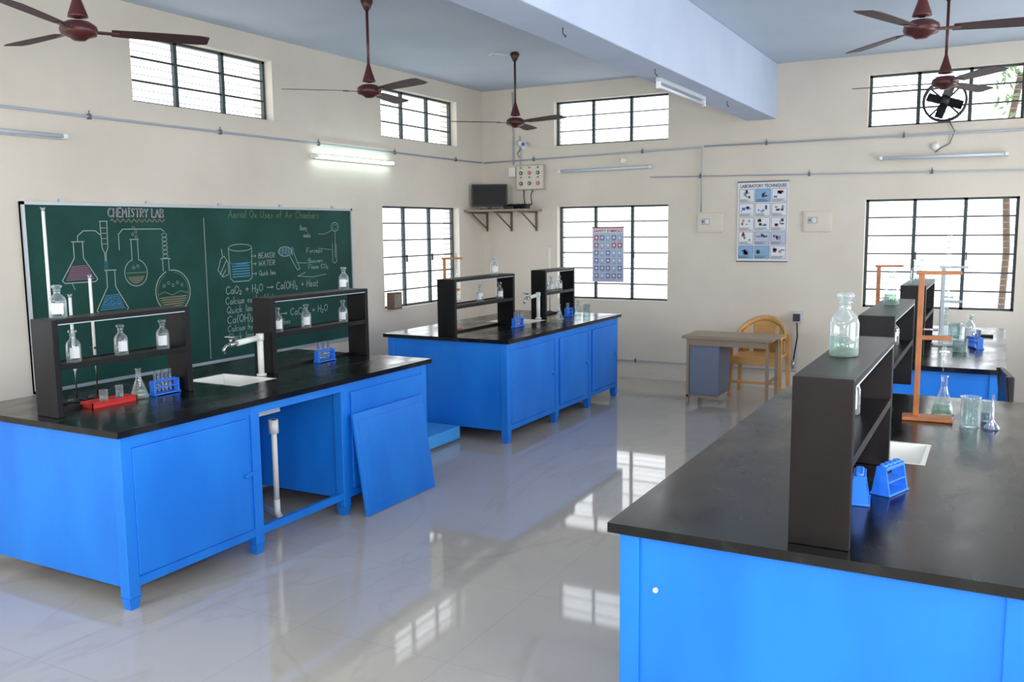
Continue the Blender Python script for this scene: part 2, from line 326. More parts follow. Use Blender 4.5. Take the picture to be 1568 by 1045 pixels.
st([(-5.49,1.78),(-5.49,1.62)]);st([(-5.43,1.78),(-5.43,1.62)]);st(arc(-5.46,1.52,.105,105,435,24)); st([(-5.50,1.78),(-5.42,1.78)])
hatch(arc(-5.46,1.52,.09,200,340,12),CO,6); st([(-5.55,1.52),(-5.37,1.52)],CG)
for i,(a,b2) in enumerate(((-5.47,1.82),(-5.44,1.84),(-5.46,1.87),(-5.44,1.80),(-5.48,1.56),(-5.44,1.57))): st(arc(a,b2,.011,0,360,7),CW,.004)
st([(-5.60,1.70),(-5.60,1.82),(-5.56,1.86),(-5.20,1.86),(-5.17,1.84)])
for i in range(6): st(arc(-5.17,1.81-.034*i,.026,0,360,10,.6),CW,.006)
st([(-5.20,1.62),(-5.20,1.52)]);st([(-5.14,1.62),(-5.14,1.52)]);st([(-5.22,1.62),(-5.12,1.62)]); st(arc(-5.11,1.35,.175,112,455,28),CW,.011)
st(arc(-5.11,1.35,.155,120,445,28),CG,.005); hatch(arc(-5.11,1.35,.15,195,345,12),CO,6); st([(-5.26,1.33),(-5.2,1.35),(-5.12,1.32),(-5.04,1.35),(-4.96,1.33)],CG)
for i in range(5): st(arc(-5.2+.045*i,1.40+.02*(i%2),.012,0,360,7),CW,.004)
# right half
hw('Aerial Ox Uses of Air Chambers',-4.47,1.955,.066,CG,.007,1.2)
st([(-4.49,1.69),(-4.48,1.42),(-4.44,1.39),(-4.26,1.39),(-4.22,1.42),(-4.21,1.69)],CW,.008,); st(arc(-4.35,1.69,.14,0,360,20,.22),CW,.007)
st(arc(-4.35,1.57,.13,180,360,14,.22),CB,.006); hatch([(-4.46,1.42),(-4.24,1.42),(-4.24,1.56),(-4.46,1.56)],CB,6)
st([(-4.62,1.50),(-4.58,1.60),(-4.54,1.62),(-4.50,1.56),(-4.50,1.46),(-4.56,1.44)],CW,.007,True); st([(-4.60,1.46),(-4.52,1.58)]); st([(-4.58,1.44),(-4.53,1.5)])
st([(-4.56,1.62),(-4.57,1.68)])
for i,(z,s) in enumerate(((1.59,'BEAKER'),(1.52,'WATER'),(1.43,'Quick lime'))):
    st([(-4.22,z+.02),(-4.16,z+.02)],CW,.006); st([(-4.175,z+.032),(-4.16,z+.02),(-4.175,z+.008)],CW,.005); hw(s,-4.13,z,.045,CW,.006,.22)
for k2 in range(10): st([(-3.86+.022*k2,1.62-.008*(k2%3)),(-3.84+.02*k2,1.68-.01*(k2%2))],CB if k2%2 else CW,.01)
st(arc(-3.78,1.64,.09,0,360,16,.5)); st([(-3.72,1.60),(-3.62,1.46),(-3.58,1.47),(-3.66,1.62)]); 
hw('Being',-3.56,1.84,.045,CW,.006); hw('smoke',-3.52,1.77,.045,CW,.006); hw('Forceps',-3.48,1.62,.045,CW,.006,.24); hw('Bunsen',-3.46,1.52,.042,CW,.006,.22); hw('Flame CO2',-3.46,1.46,.042,CW,.006,.3); st([(-3.62,1.53),(-3.48,1.52)],CW,.006); st([(-3.50,1.43),(-3.62,1.40),(-3.4,1.38),(-3.2,1.40)],CW,.006)
st(arc(-3.04,1.87,.055,0,360,16,.8)); st(arc(-3.04,1.87,.03,0,360,12,.8),CB); st([(-3.04,1.82),(-3.05,1.56)],CW,.008); st([(-3.09,1.70),(-3.09,1.52),(-3.06,1.5),(-3.03,1.52),(-3.03,1.70)],CW,.007)
st([(-3.3,1.80),(-3.2,1.80),(-3.08,1.84)],CW,.005); st([(-3.3,1.66),(-3.1,1.64)],CW,.005)
hw('CaO2 + H2O - Ca(OH)2 + Heat',-4.54,1.285,.070,CW,.008,1.22)
hw('Calcium oxide  Water',-4.55,1.195,.062,CW,.007,.66); hw('Quick lime',-4.54,1.115,.062,CW,.007,.34)
hw('Ca(OH)2 + CO2 - CaCO3 + H2O',-4.54,1.025,.068,CW,.008,1.35); hw('Calcium hydroxide   Carbon',-4.54,.95,.055,CW,.006,.8)
hw('Slack lime    dioxide gas',-4.54,.875,.058,CW,.006,.8)
m.done()

# ------------------------------------------------------------------ benches
def bench(x0,x1,y0,y1,sink,posts,openbay=None,plain_near=True):
    m=M('laboratory_bench',(x0,y0,0)); W=x1-x0; L=y1-y0; oh=.03
    sx0,sx1,sy0,sy1=[v-o for v,o in zip(sink,(x0,x0,y0,y0))]
    for lo,hi in (((0,0),(W,sy0)),((0,sy1),(W,L)),((0,sy0),(sx0,sy1)),((sx1,sy0),(W,sy1))):
        m.box((lo[0],lo[1],.868),(hi[0],hi[1],.90),BLACK)
    t=.022
    for lo,hi in (((sx0,sy0),(sx1,sy0+t)),((sx0,sy1-t),(sx1,sy1)),((sx0,sy0+t),(sx0+t,sy1-t)),((sx1-t,sy0+t),(sx1,sy1-t))):
        m.box((lo[0],lo[1],.70),(hi[0],hi[1],.8995),CERAM,.003)
    m.box((sx0,sy0,.685),(sx1,sy1,.70),CERAM); m.cyl(((sx0+sx1)/2,(sy0+sy1)/2,.70),((sx0+sx1)/2,(sy0+sy1)/2,.703),.03,STEEL)
    bx0,bx1,by0,by1=oh,W-oh,oh,L-oh; zb=.11
    ps=[p-y0 for p in posts]
    for y,sg in ((by0,1),(by1,-1)):
        ya,yb=sorted((y+sg*.012,y+sg*.03)); m.box((bx0+.01,ya,zb),(bx1-.01,yb,.868),BLUE)
    for p in ps:
        p0=max(by0,min(p-.033,by1-.066)); 
        for xa in (bx0,bx1-.066):
            m.box((xa,p0,.06),(xa+.066,p0+.066,.868),BLUE,.004)
            cx=xa+.033; g=bmesh.ops.create_cone(m.bm,segments=4,radius1=.033,radius2=.0465,depth=.06,cap_ends=True)
            m._fin(g['verts'],BLUE,False,TR(cx,p0+.033,.03)@Matrix.Rotation(math.pi/4,4,'Z'))
    for xs,fx in ((bx0,-1),(bx1,1)):
        xa,xb=(xs+.004,xs+.03) if fx<0 else (xs-.03,xs-.004)
        m.box((xa,by0+.03,.815),(xb,by1-.03,.868),BLUE); m.box((xa,by0+.03,zb),(xb,by1-.03,zb+.045),BLUE)
        for i,(a,b2) in enumerate(zip(ps,ps[1:])):
            a=max(a,by0)+.034; b2=min(b2,by1)-.034
            if fx>0 and openbay==i: continue
            px=(xs+.010,xs+.022) if fx<0 else (xs-.022,xs-.010)
            m.box((px[0],a,zb+.03),(px[1],b2,.83),BLUE)
            dx=(xs-.006,xs+.010) if fx<0 else (xs-.010,xs+.006)
            m.box((dx[0],a+.03,zb+.055),(dx[1],b2-.03,.80),BLUE,.004)     # cabinet door
            hx=xs+fx*.012; m.box((min(hx,xs),b2-.06,.47),(max(hx,xs)+.002,b2-.005,.495),BLUE,.002)
            m.cyl((xs,b2-.07,.483),(xs+fx*.035,b2-.07,.483),.008,BLUE)
    for p in ps[1:-1]: m.box((bx0+.03,p-.01,zb),(bx1-.03,p+.01,.868),BLUE)
    if openbay is not None:
        a,b2=ps[openbay]+.03,ps[openbay+1]-.03
        m.box((bx0+.35,a,zb),(bx0+.37,b2,.86),BLUE)
        cy=a+.36; cx=bx1-.24
        m.cyl((cx,cy,.16),(cx,cy,.685),.018,PVC); m.tube([(cx,cy,.18),(cx,cy,.10),(cx,cy+.03,.05),(cx-.1,cy+.1,.04),(cx-.35,cy+.2,.04)],.02,PVC)
        m.cyl((cx,cy,.60),(cx,cy,.685),.03,PVC)
    # mounting screw on the near panel
    m.cyl((.12+oh,by0+.002,.69),(.12+oh,by0+.012,.69),.009,GREY,seg=10)
    return m.done()
bench(1.10,2.39,-7.51,-4.86,(1.50,1.98,-6.34,-6.0),[-7.48,-6.60,-5.82,-4.89],openbay=1)
bench(1.10,2.40,-3.72,-1.17,(1.44,1.94,-2.45,-2.05),[-3.69,-2.72,-1.95,-1.20])
bench(4.93,6.14,-7.67,-4.92,(5.26,5.77,-6.49,-6.11),[-7.64,-6.7,-5.9,-4.95])
bench(4.95,6.06,-3.79,-1.15,(5.25,5.75,-2.2,-1.85),[-3.76,-2.85,-2.0,-1.18])

# leaning detached cabinet door
m=M('cabinet_door'); dz=.67; ang=math.atan2(.1,dz)
T=TR(2.505,-5.80,0.003)@Matrix.Rotation(-ang,4,'Y')
m.box((-.02,0,0),(0,.78,dz),BLUE,.003,T); m.box((-.001,.04,.05),(.004,.74,dz-.05),BLUE,.002,T); m.done()
m=M('step_box',(1.45,-4.28,0)); m.box((0,0,0.02),(.47,.54,.13),LBLUE,.006); m.box((0,.05,.13),(.03,.5,.25),LBLUE,.004)
for x in (.02,.39):
    for y in (.02,.46): m.box((x,y,0),(x+.04,y+.04,.03),LBLUE)
m.done()

# faucets
def faucet(x,y,flip=1):
    m=M('sink_faucet',(x,y,.9)); m.cyl((0,0,0),(0,0,.26),.02,PVC); m.cyl((0,0,.23),(0,0,.275),.025,PVC)
    m.cyl((0,0,.25),(0,-.20*flip,.235),.019,PVC); m.cyl((0,-.19*flip,.236),(0,-.26*flip,.23),.013,STEEL)
    m.cyl((0,-.25*flip,.235),(0,-.25*flip,.275),.009,STEEL); m.box((-.035,-.26*flip-.008,.275),(.035,-.26*flip+.012,.285),STEEL,.003)
    m.tube([(0,-.25*flip,.23),(0,-.29*flip,.228),(0,-.31*flip,.21),(0,-.31*flip,.18)],.011,STEEL)
    m.cyl((0,0,0),(0,0,.012),.032,PVC); m.done()
faucet(1.80,-5.965); faucet(1.80,-1.98); faucet(5.42,-6.04)

# racks
def rack(x0,x1,y0,y1,mt=RACKM):
    m=M('reagent_rack',(x0,y0,.9)); W=x1-x0; L=y1-y0; t=.035
    m.box((0,0,0),(W,t,.5),mt,.003); m.box((0,L-t,0),(W,L,.5),mt,.003)
    m.box((.0,t,.475),(W,L-t,.5),mt,.002); m.box((.01,t,.245),(W-.01,L-t,.262),mt,.002)
    m.box((.01,t,.0),(.03,L-t,.018),mt)
    m.box((W-.008,t,.240),(W-.001,L-t,.270),mt); m.box((0.001,t,.240),(.008,L-t,.270),mt)
    m.box((W-.003,t,.472),(W+.001,L-t,.477),GREY)  # pale strip painting a glint along the top shelf edge
    m.done()
rack(1.67,1.84,-7.43,-6.56); rack(1.68,1.85,-5.90,-4.89)
rack(1.67,1.85,-3.68,-2.58); rack(1.69,1.86,-1.93,-1.2)
rack(5.475,5.645,-7.60,-6.53,RACKB); rack(5.40,5.565,-5.68,-4.56)
rack(5.37,5.54,-3.30,-2.35)

# ------------------------------------------------------------------ glassware
def bottle(x,y,z,h=.17,r=.036,label=True,liq=None,name='reagent_bottle'):
    m=M(name,(x,y,z)); a=h*.62
    m.lathe([(0,0.002),(r*.9,0),(r,.006),(r,a*.85),(r*.85,a),(r*.4,a+h*.1),(r*.36,h*.83),(r*.5,h*.845),(r*.36,h*.86)],(0,0,0),GLASS,18)
    m.lathe([(r*.3,h*.8),(r*.34,h*.87),(r*.6,h*.93),(r*.62,h*.97),(r*.4,h),(0,h)],(0,0,0),GLASS,14)
    if liq: m.lathe([(0,.004),(r*.93,.004),(r*.93,a*.5),(0,a*.5)],(0,0,0),liq,18)
    if label:
        ad=math.atan2(-10.2-y,5.98-x)+random.uniform(-.3,.3); m.lathe([(r+.0008,a*.22),(r+.0008,a*.75)],(0,0,0),LABEL,8,ad-.7,ad+.7)
    return m.done()
def conical(x,y,z,h=.17,r=.05,liq=None):
    m=M('conical_flask',(x,y,z)); m.lathe([(0,.002),(r*.92,0),(r,.008),(r*.28,h*.68),(r*.26,h*.95),(r*.36,h),(r*.3,h)],(0,0,0),GLASS,20)
    if liq: m.lathe([(0,.004),(r*.93,.006),(r*.7,h*.25),(0,h*.25)],(0,0,0),liq,20)
    m.done()
def beaker(x,y,z,h=.12,r=.04,liq=None,name='glass_beaker'):
    m=M(name,(x,y,z)); m.lathe([(0,.002),(r*.95,0),(r,.006),(r,h*.96),(r*1.08,h),(r*.97,h),(r*.97,.008)],(0,0,0),GLASS,20)
    if liq: m.lathe([(0,.004),(r*.93,.006),(r*.93,h*.4),(0,h*.4)],(0,0,0),liq,20)
    m.done()
def tubes(x,y,z,L=.18,rot=0,n=5,full=True,h=.085):
    m=M('test_tube_rack',(x,y,z),rot); w=.03
    for s in (-1,1):
        m.box((-w,s*L/2-.006,0),(w,s*L/2+.006,.012),PBLUE,.002); m.box((-w*.7,s*L/2-.005,.01),(w*.7,s*L/2+.005,h),PBLUE,.002)
    m.box((-w*.8,-L/2,h-.008),(w*.8,L/2,h),PBLUE,.002); m.box((-w*.8,-L/2,h*.5),(w*.8,L/2,h*.5+.006),PBLUE); m.box((-w,-L/2,.004),(w,L/2,.012),PBLUE)
    for i in range(6):
        yy=-L/2+L*(i+.7)/6.4; m.lathe([(.0125,h+.001),(.0125,h+.004),(.009,h+.004)],(0,yy,0),PBLUE,10)
        if i<n: m.lathe([(0,.013),(.007,.02),(.0085,.03),(.0085,h+.055),(.011,h+.058)],(0,yy,0),GLASS if i%2 else BLIQ,10)
    m.done()
def aframe(x,y,z,rot,L=.13,h=.10):     # small plastic test tube stand: solid end plates, perforated decks
    m=M('test_tube_holder',(x,y,z),rot)
    m.box((-.036,-L/2-.008,0),(.036,L/2+.008,.008),PBLUE,.002)
    for s in (-1,1):
        y_=s*L/2
        A=[m.bm.verts.new((xx,y_+d,zz)) for d in (-.004,.004) for xx,zz in ((-.032,.006),(.032,.006),(.016,h),(-.016,h))]
        ii=m.mi(PBLUE)
        for f in ((0,1,2,3),(7,6,5,4),(0,4,5,1),(1,5,6,2),(2,6,7,3),(3,7,4,0)): m.bm.faces.new([A[q] for q in f]).material_index=ii
    m.box((-.020,-L/2,h-.012),(.020,L/2,h),PBLUE,.002); m.box((-.026,-L/2,h*.45),(.026,L/2,h*.45+.006),PBLUE)
    for i in range(4): m.lathe([(.013,h),(.013,h+.008),(.009,h+.008),(.009,h)],(0,-L/2+L*(i+.6)/4.2,0),PBLUE,10)
    m.done()
def retort(x,y,z,h=.68,rot=0,burette=True,wood=True,bh=.75):
    mt=DWOOD if wood else GREY; m=M('burette_stand',(x,y,z),rot)
    m.box((-.11,-.06,.0),(.11,.06,.016),mt,.004); m.box((-.063,-.013,.016),(-.037,.013,h),mt,.003)
    m.box((-.075,-.016,h-.005),(.12,.016,h+.012),mt,.003); m.box((-.06,-.012,h*.55),(.09,.012,h*.55+.02),mt,.003)
    m.cyl((-.05,0,h*.62),(.03,0,h*.62),.006,STEEL)
    if burette:
        m.cyl((.06,0,.34),(.06,0,.34+bh),.010,GLASS); m.cyl((.06,0,.24),(.06,0,.34),.003,GLASS); m.cyl((.04,0,.33),(.085,0,.33),.006,PVC)
        for q in range(int(bh/.03)): m.cyl((.06,0,.37+q*.028),(.06,0,.3715+q*.028),.0104,LABEL)
        m.lathe([(.004,.34+bh),(.014,.36+bh)],(.06,0,0),GLASS,10)
    m.done()
S=.9005
ms=.9+.2625; ts=.9+.5005
for y in (-7.26,-6.97,-6.69): bottle(1.755,y,ms)
bottle(1.755,-7.33,ts,.17,.042)
for y in (-5.76,-5.48,-5.08): bottle(1.765,y,ms,.165,.034)
bottle(1.765,-5.06,ts,.165,.036)
conical(1.74,-6.86,S,.17,.052,LIQ); tubes(1.76,-6.70,S,.17)
m=M('red_tray',(1.72,-7.05,S)); m.box((-.045,-.14,.018),(.06,.14,.024),RED,.002)
for lo,hi in (((-.045,-.14,.0),(-.04,.14,.03)),((.055,-.14,0),(.06,.14,.03)),((-.045,-.14,0),(.06,-.135,.03)),((-.045,.135,0),(.06,.14,.03))): m.box(lo,hi,RED)
m.done()
beaker(1.74,-7.09,S+.0245,.06,.022); beaker(1.74,-6.99,S+.0245,.07,.02,BLIQ)
def burette_free(x,y,z,h,wood=False):
    m=M('glass_burette',(x,y,z)); m.lathe([(0,0),(.05,0),(.05,.01),(.008,.02)],(0,0,0),BLK,16); m.cyl((0,0,.015),(0,0,h*.55),.004,STEEL)
    m.cyl((.0,0,h*.3),(0,0,h),.0085,PVC if not wood else GLASS); m.cyl((-.03,0,h*.42),(.03,0,h*.42),.008,BLK)
    m.lathe([(.006,h),(.014,h+.02),(.013,h+.02)],(0,0,0),GLASS,10); m.done()
burette_free(1.5,-7.2,S,1.05); burette_free(1.5,-6.95,S,.68); burette_free(1.5,-7.08,S,.58)
tubes(1.765,-5.30,S,.17)
for y in (-3.1,-2.72): bottle(1.76,y,ms,.16,.034)
bottle(1.76,-2.82,ts,.17,.038); retort(1.50,-3.2,S,.66,.5,True,True,.35); tubes(1.97,-2.75,S,.16)
for y in (-1.62,-1.42): bottle(1.775,y,ms,.16,.034)
burette_free(1.6,-1.3,S,.72); conical(2.05,-2.0,S,.16,.045); beaker(2.1,-1.42,S,.12,.04); bottle(1.98,-1.38,S,.16,.035,False); tubes(1.98,-1.62,S,.12,0,3)
bottle(1.93,-2.60,S,.11,.03)
# bench 3
bottle(5.545,-7.12,ts,.21,.046,False,LIQ)
aframe(5.685,-6.92,S,-.35); aframe(5.605,-7.08,S,.1,.11)
bottle(5.48,-5.0,ts,.18,.038,False,LIQ); bottle(5.48,-5.3,ms,.16,.034); bottle(5.48,-4.85,ms,.16,.034)
bottle(5.54,-6.9,ms,.17,.036)
retort(5.715,-5.58,S,.70,.08,True,True,.60); conical(5.775,-5.40,S,.19,.055,LIQ); beaker(5.90,-5.66,S,.14,.042)
beaker(5.965,-5.50,S,.10,.022,BLIQ,'measuring_cylinder'); m=M('glass_funnel',(5.99,-5.68,S)); m.lathe([(.03,0),(.035,.006),(.007,.045),(.006,.16)],(0,0,0),BLIQ,16); m.done()
# bench 4
bottle(5.455,-3.1,ts,.18,.036,False); bottle(5.455,-2.6,ts,.18,.036,False); bottle(5.455,-2.9,ms,.16,.034)
retort(5.24,-3.0,S,.62,.3,False); retort(5.66,-2.6,S,.60,.2,False,False)
beaker(5.70,-2.35,S,.15,.05); bottle(5.80,-2.1,S,.2,.04,True,BLIQ); tubes(5.86,-2.7,S,.14,.4,3); beaker(5.76,-2.95,S,.09,.05,LIQ)
m=M('pen_case',(5.9,-1.9,S)); m.box((-.07,-.02,0),(.07,.02,.02),BLK,.006); m.done()

# ------------------------------------------------------------------ ceiling fans
def fan(x,y,ang,blade=FBL,zc=H,R=.66,zm=2.9):
    m=M('ceiling_fan',(x,y,zm)); top=zc-zm
    m.lathe([(0,top),(.035,top),(.05,top-.02),(.028,top-.075),(.014,top-.09)],(0,0,0),FANM,16); m.cyl((0,0,.1),(0,0,top-.05),.011,FANM)
    m.lathe([(.013,.20),(.026,.15),(.05,.08),(.052,.07),(.02,.065)],(0,0,0),FANM,16)
    m.lathe([(0,.05),(.06,.045),(.09,.025),(.096,.0),(.088,-.022),(.05,-.035),(.03,-.05),(0,-.052)],(0,0,0),FANM,24)
    for i in range(3):
        T=Matrix.Rotation(math.radians(ang+120*i),4,'Z')@Matrix.Rotation(math.radians(-9),4,'X')
        m.box((.07,-.02,-.006),(.2,.02,.0),FANM,.002,T)
        n=10; vs=[]
        for k in range(n+1):
            t=k/n; xx=.16+(R-.16)*t; w=.048+.022*math.sin(t*1.9) ; 
            if t>.93: w*=.8
            vs.append((xx,-w*.9,w))
        A=[m.bm.verts.new((a,b2,.003)) for a,b2,c in vs]; B=[m.bm.verts.new((a,c,.003)) for a,b2,c in vs]
        C2=[m.bm.verts.new((a,b2,-.001)) for a,b2,c in vs]; D2=[m.bm.verts.new((a,c,-.001)) for a,b2,c in vs]
        ii=m.mi(blade)
        for k in range(n):
            for q in ((A[k],A[k+1],B[k+1],B[k]),(C2[k],D2[k],D2[k+1],C2[k+1]),(A[k],C2[k],C2[k+1],A[k+1]),(B[k],B[k+1],D2[k+1],D2[k])):
                f=m.bm.faces.new(q); f.material_index=ii
        for q in ((A[0],B[0],D2[0],C2[0]),(A[n],C2[n],D2[n],B[n])): f=m.bm.faces.new(q); f.material_index=ii
        bmesh.ops.transform(m.bm,matrix=T,verts=A+B+C2+D2)
    m.done()
fan(1.62,-7.0,55); fan(1.63,-4.51,102); fan(1.60,-2.07,102); fan(5.54,-4.65,10); fan(5.55,-2.5,65,FBL); fan(5.54,-7.4,25)
m=M('ceiling_wire'); m.tube([(1.6,-2.07,H-.01),(1.5,-2.1,H-.02),(1.42,-2.2,H-.01),(1.35,-2.15,H-.015)],.006,PVC,6); m.done()

# exhaust fan in window
m=M('exhaust_fan',(5.42,-.055,3.06)); T=Matrix.Rotation(math.pi/2,4,'X')
m.lathe([(.185,-.05),(.205,-.05),(.205,.05),(.185,.05),(.185,-.05)],(0,0,0),BLK,32,T=T); m.lathe([(0,-.04),(.05,-.04),(.055,.04),(0,.05)],(0,0,0),BLK,16,T=T)
for i in range(4):
    R=Matrix.Rotation(math.radians(90*i+20),4,'Y'); m.box((.04,-.006,-.04),(.17,.006,.05),BLK,.003,R@Matrix.Rotation(.5,4,'X'))
    m.box((.04,.03,-.008),(.195,.04,.008),BLK,0,Matrix.Rotation(math.radians(90*i+45),4,'Y'))
m.tube([(.05,.04,-.2),(.1,.03,-.3),(.06,.045,-.42),(-.02,.045,-.46),(-.07,.045,-.50)],.005,CLIP,6)
m.done()

# ------------------------------------------------------------------ TV shelf corner
m=M('corner_shelf'); m.box((.002,-.5,2.05),(.86,-.002,2.075),DTOP,.003)
for x in (.06,.42,.78):
    m.box((x-.012,-.02,1.80),(x+.012,-.002,2.05),BROWNB); m.box((x-.012,-.48,2.03),(x+.012,-.002,2.05),BROWNB); m.tube([(x,-.01,1.83),(x,-.42,2.04)],.009,BROWNB,6)
m.done()
m=M('television',(.25,-.27,2.0755),.45); m.box((-.12,-.07,0),(.12,.07,.012),BLK,.004); m.box((-.03,-.015,.01),(.03,.015,.06),BLK)
m.box((-.225,-.02,.04),(.225,.02,.32),BLK,.006); m.box((-.21,-.0215,.055),(.21,-.019,.305),SCR); m.done()
m=M('cable_tangle')
for j in range(9):
    x0=.54+.028*j; m.tube([(x0+.05*math.sin(k2*1.7+j),-.28+.09*math.cos(k2*1.3+j*2),2.085+.05*abs(math.sin(k2*.9+j))) for k2 in range(12)],.007,BLK,6)
m.box((.52,-.40,2.076),(.66,-.28,2.11),BLK,.004); m.box((.70,-.32,2.076),(.80,-.22,2.13),BLK,.004); m.done()
m=M('switch_board',(.715,-.001,2.475)); m.box((-.195,-.06,-.155),(.195,0,.155),SWG,.006); m.box((-.185,-.064,-.145),(.185,-.058,.145),CREAMB,.003)
for i in range(3):
    for j in range(2):
        m.cyl((-.12+.12*i,-.06,-.075+.13*j),(-.12+.12*i,-.072,-.075+.13*j),.024,BLK if (i+j)!=2 else RED,seg=14)
        m.cyl((-.12+.12*i,-.07,-.075+.13*j),(-.12+.12*i,-.074,-.075+.13*j),.014,SWG,seg=12)
        m.box((-.135+.12*i,-.07,-.01+.12*j),(-.105+.12*i,-.06,.012+.12*j),INKG)
m.tube([(-.1,-.03,-.155),(-.1,-.03,-.25),(-.08,-.04,-.34)],.006,BLK,6); m.tube([(.03,-.03,-.155),(.0,-.03,-.22),(.02,-.04,-.34)],.006,BLK,6)
m.done()
m=M('junction_box',(.455,-.001,2.55)); m.box((-.05,-.05,-.06),(.05,0,.06),PVC,.005); m.done()
m=M('security_camera',(.62,-.001,2.86)); m.box((-.03,-.03,-.03),(.03,0,.03),PVC); m.cyl((0,-.03,0),(.0,-.1,.03),.01,PVC); m.cyl((-.05,-.07,.05),(.06,-.16,.02),.035,PVC); m.cyl((.055,-.157,.022),(.063,-.163,.02),.026,INKB)
m.tube([(-.04,-.03,-.02),(-.09,-.04,-.08),(-.06,-.04,-.13)],.005,BLK,6); m.done()

# ------------------------------------------------------------------ posters / boxes on back wall
BR=Matrix(((1,0,0),(0,0,-1),(0,1,0))).to_4x4()
m=M('laboratory_techniques_chart'); yp=-.012
m.box((3.345,yp,1.44),(3.905,-.004,2.32),PAP); m.cyl((3.34,-.012,2.325),(3.91,-.012,2.325),.007,CLIP); m.cyl((3.34,-.012,1.437),(3.91,-.012,1.437),.006,CLIP)
m.text('LABORATORY TECHNIQUES',.05,TR(3.37,yp-.001,2.262)@BR,INK,.0012,.51)
for i in range(3):
    for j in range(5):
        xa=3.362+.18*i; za=2.10-.158*j; mt=random.choice([PAP,PAP,PAP,PPAP,INKC])
        m.box((xa,yp-.0015,za),(xa+.168,yp,za+.146),INK); m.box((xa+.004,yp-.0025,za+.004),(xa+.164,yp-.001,za+.142),mt)
        for q in range(5):
            a=xa+.015+random.random()*.10; b2=za+.04+random.random()*.06
            m.box((a,yp-.0035,b2),(a+.012+random.random()*.035,yp-.002,b2+.01+random.random()*.035),random.choice([INK,INKR,INKB,INKG,INKC,INKO,BLK]))
        for q in range(4): m.box((xa+.01,yp-.0035,za+.008+.007*q),(xa+.09+.06*random.random(),yp-.002,za+.011+.007*q),INK)
m.done()
m=M('hazard_symbols_poster'); yp=-.006
m.box((1.555,yp,1.17),(1.965,yp+.003,1.83),PPAP); m.box((1.565,yp-.001,1.77),(1.955,yp,1.82),PAP)
m.text('SAFETY SYMBOLS',.042,TR(1.575,yp-.002,1.78)@BR,INKR,.001,.37)
for i in range(5):
    for j in range(6):
        xa=1.58+.077*i; za=1.20+.093*j; m.box((xa,yp-.0015,za+.02),(xa+.055,yp,za+.075),random.choice([INKB,INKC,INKC,INKR if j>3 else INKB])); m.box((xa+.012,yp-.0025,za+.032),(xa+.043,yp-.001,za+.063),PAP)
        m.box((xa,yp-.0015,za+.004),(xa+.055,yp,za+.012),INKG)
m.cyl((1.55,yp,1.835),(1.97,yp,1.835),.006,INKR)
m.done()
for xa in (2.88,4.07):
    m=M('switch_box',(xa,-.001,1.765)); m.box((0,-.02,0),(.30,0,.225),CREAMB,.006); m.box((.02,-.024,.02),(.28,-.018,.205),WALL,.003); m.box((.05,-.028,.09),(.15,-.022,.16),SWG,.002)
    m.box((.06,-.031,.115),(.08,-.026,.135),INKB); m.box((.1,-.031,.1),(.14,-.026,.15),PAP); m.done()
m=M('power_socket',(4.04,-.001,.76)); m.box((-.05,-.04,0),(.05,0,.13),GREY,.006); m.box((-.04,-.075,.02),(.03,-.04,.10),BLK,.006); m.tube([(0,-.05,0),(.01,-.05,-.15),(-.02,-.04,-.35),(-.03,-.04,-.45)],.008,BLK,6); m.cyl((-.03,-.06,-.52),(-.03,-.06,-.42),.02,BLIQ); m.done()
m=M('notice_box',(.001,0,0)); m.box((.0,-2.17,.95),(.09,-2.0,1.14),BROWNB,.006); m.box((.09,-2.15,.97),(.094,-2.02,1.12),DTOP); m.done()
for (x,z) in ((5.35,2.62),(1.95,2.63)):
    m=M('cable_rose',(x,-.001,z)); T=Matrix.Rotation(math.pi/2,4,'X'); m.lathe([(.04,0),(.038,.02),(.02,.035),(0,.036)],(0,0,0),PVC,14,T=T); m.done()

# ------------------------------------------------------------------ desk, chair, stools
m=M('teacher_desk',(3.14,-1.35,0)); W,Dp,h=.92,.52,.72
m.box((0,0,h-.025),(W,Dp,h),DTOP,.004); m.box((.0,-.002,h-.03),(W,.006,h-.002),DLEG)
for x in (.04,W-.07):
    for y in (.03,Dp-.06): m.box((x,y,0),(x+.03,y+.03,h-.025),DLEG,.002)
m.box((.04,.035,h-.10),(W-.04,.05,h-.025),DLEG); m.box((.04,.035,.30),(.06,Dp-.04,h-.1),DMET)
m.box((.07,.05,.10),(.38,Dp-.05,h-.10),DMET,.004); m.box((.075,.045,.12),(.375,.052,h-.12),DMET)
m.box((W-.07,.05,.25),(W-.055,Dp-.05,.28),DLEG); m.box((.04,.03,.08),(.38,.05,.10),DLEG)
m.done()
m=M('armchair',(3.74,-.48,0)); sw=.25
for sx in (-1,1):
    for y,zt in ((-.22,.66),(.20,.66)):
        A=[m.bm.verts.new((sx*(sw+dx)+ox,y+oy,z)) for z,q,dx in ((0,.018,.02),(zt,.026,0)) for ox,oy in ((-q,-q),(q,-q),(q,q),(-q,q))]
        ii=m.mi(CHW)
        for f in ((0,1,5,4),(1,2,6,5),(2,3,7,6),(3,0,4,7),(3,2,1,0),(4,5,6,7)): m.bm.faces.new([A[k] for k in f]).material_index=ii
m.box((-sw,-.25,.42),(sw,.22,.45),CHW,.012); m.box((-sw,-.25,.36),(sw,-.23,.43),CHW,.004)
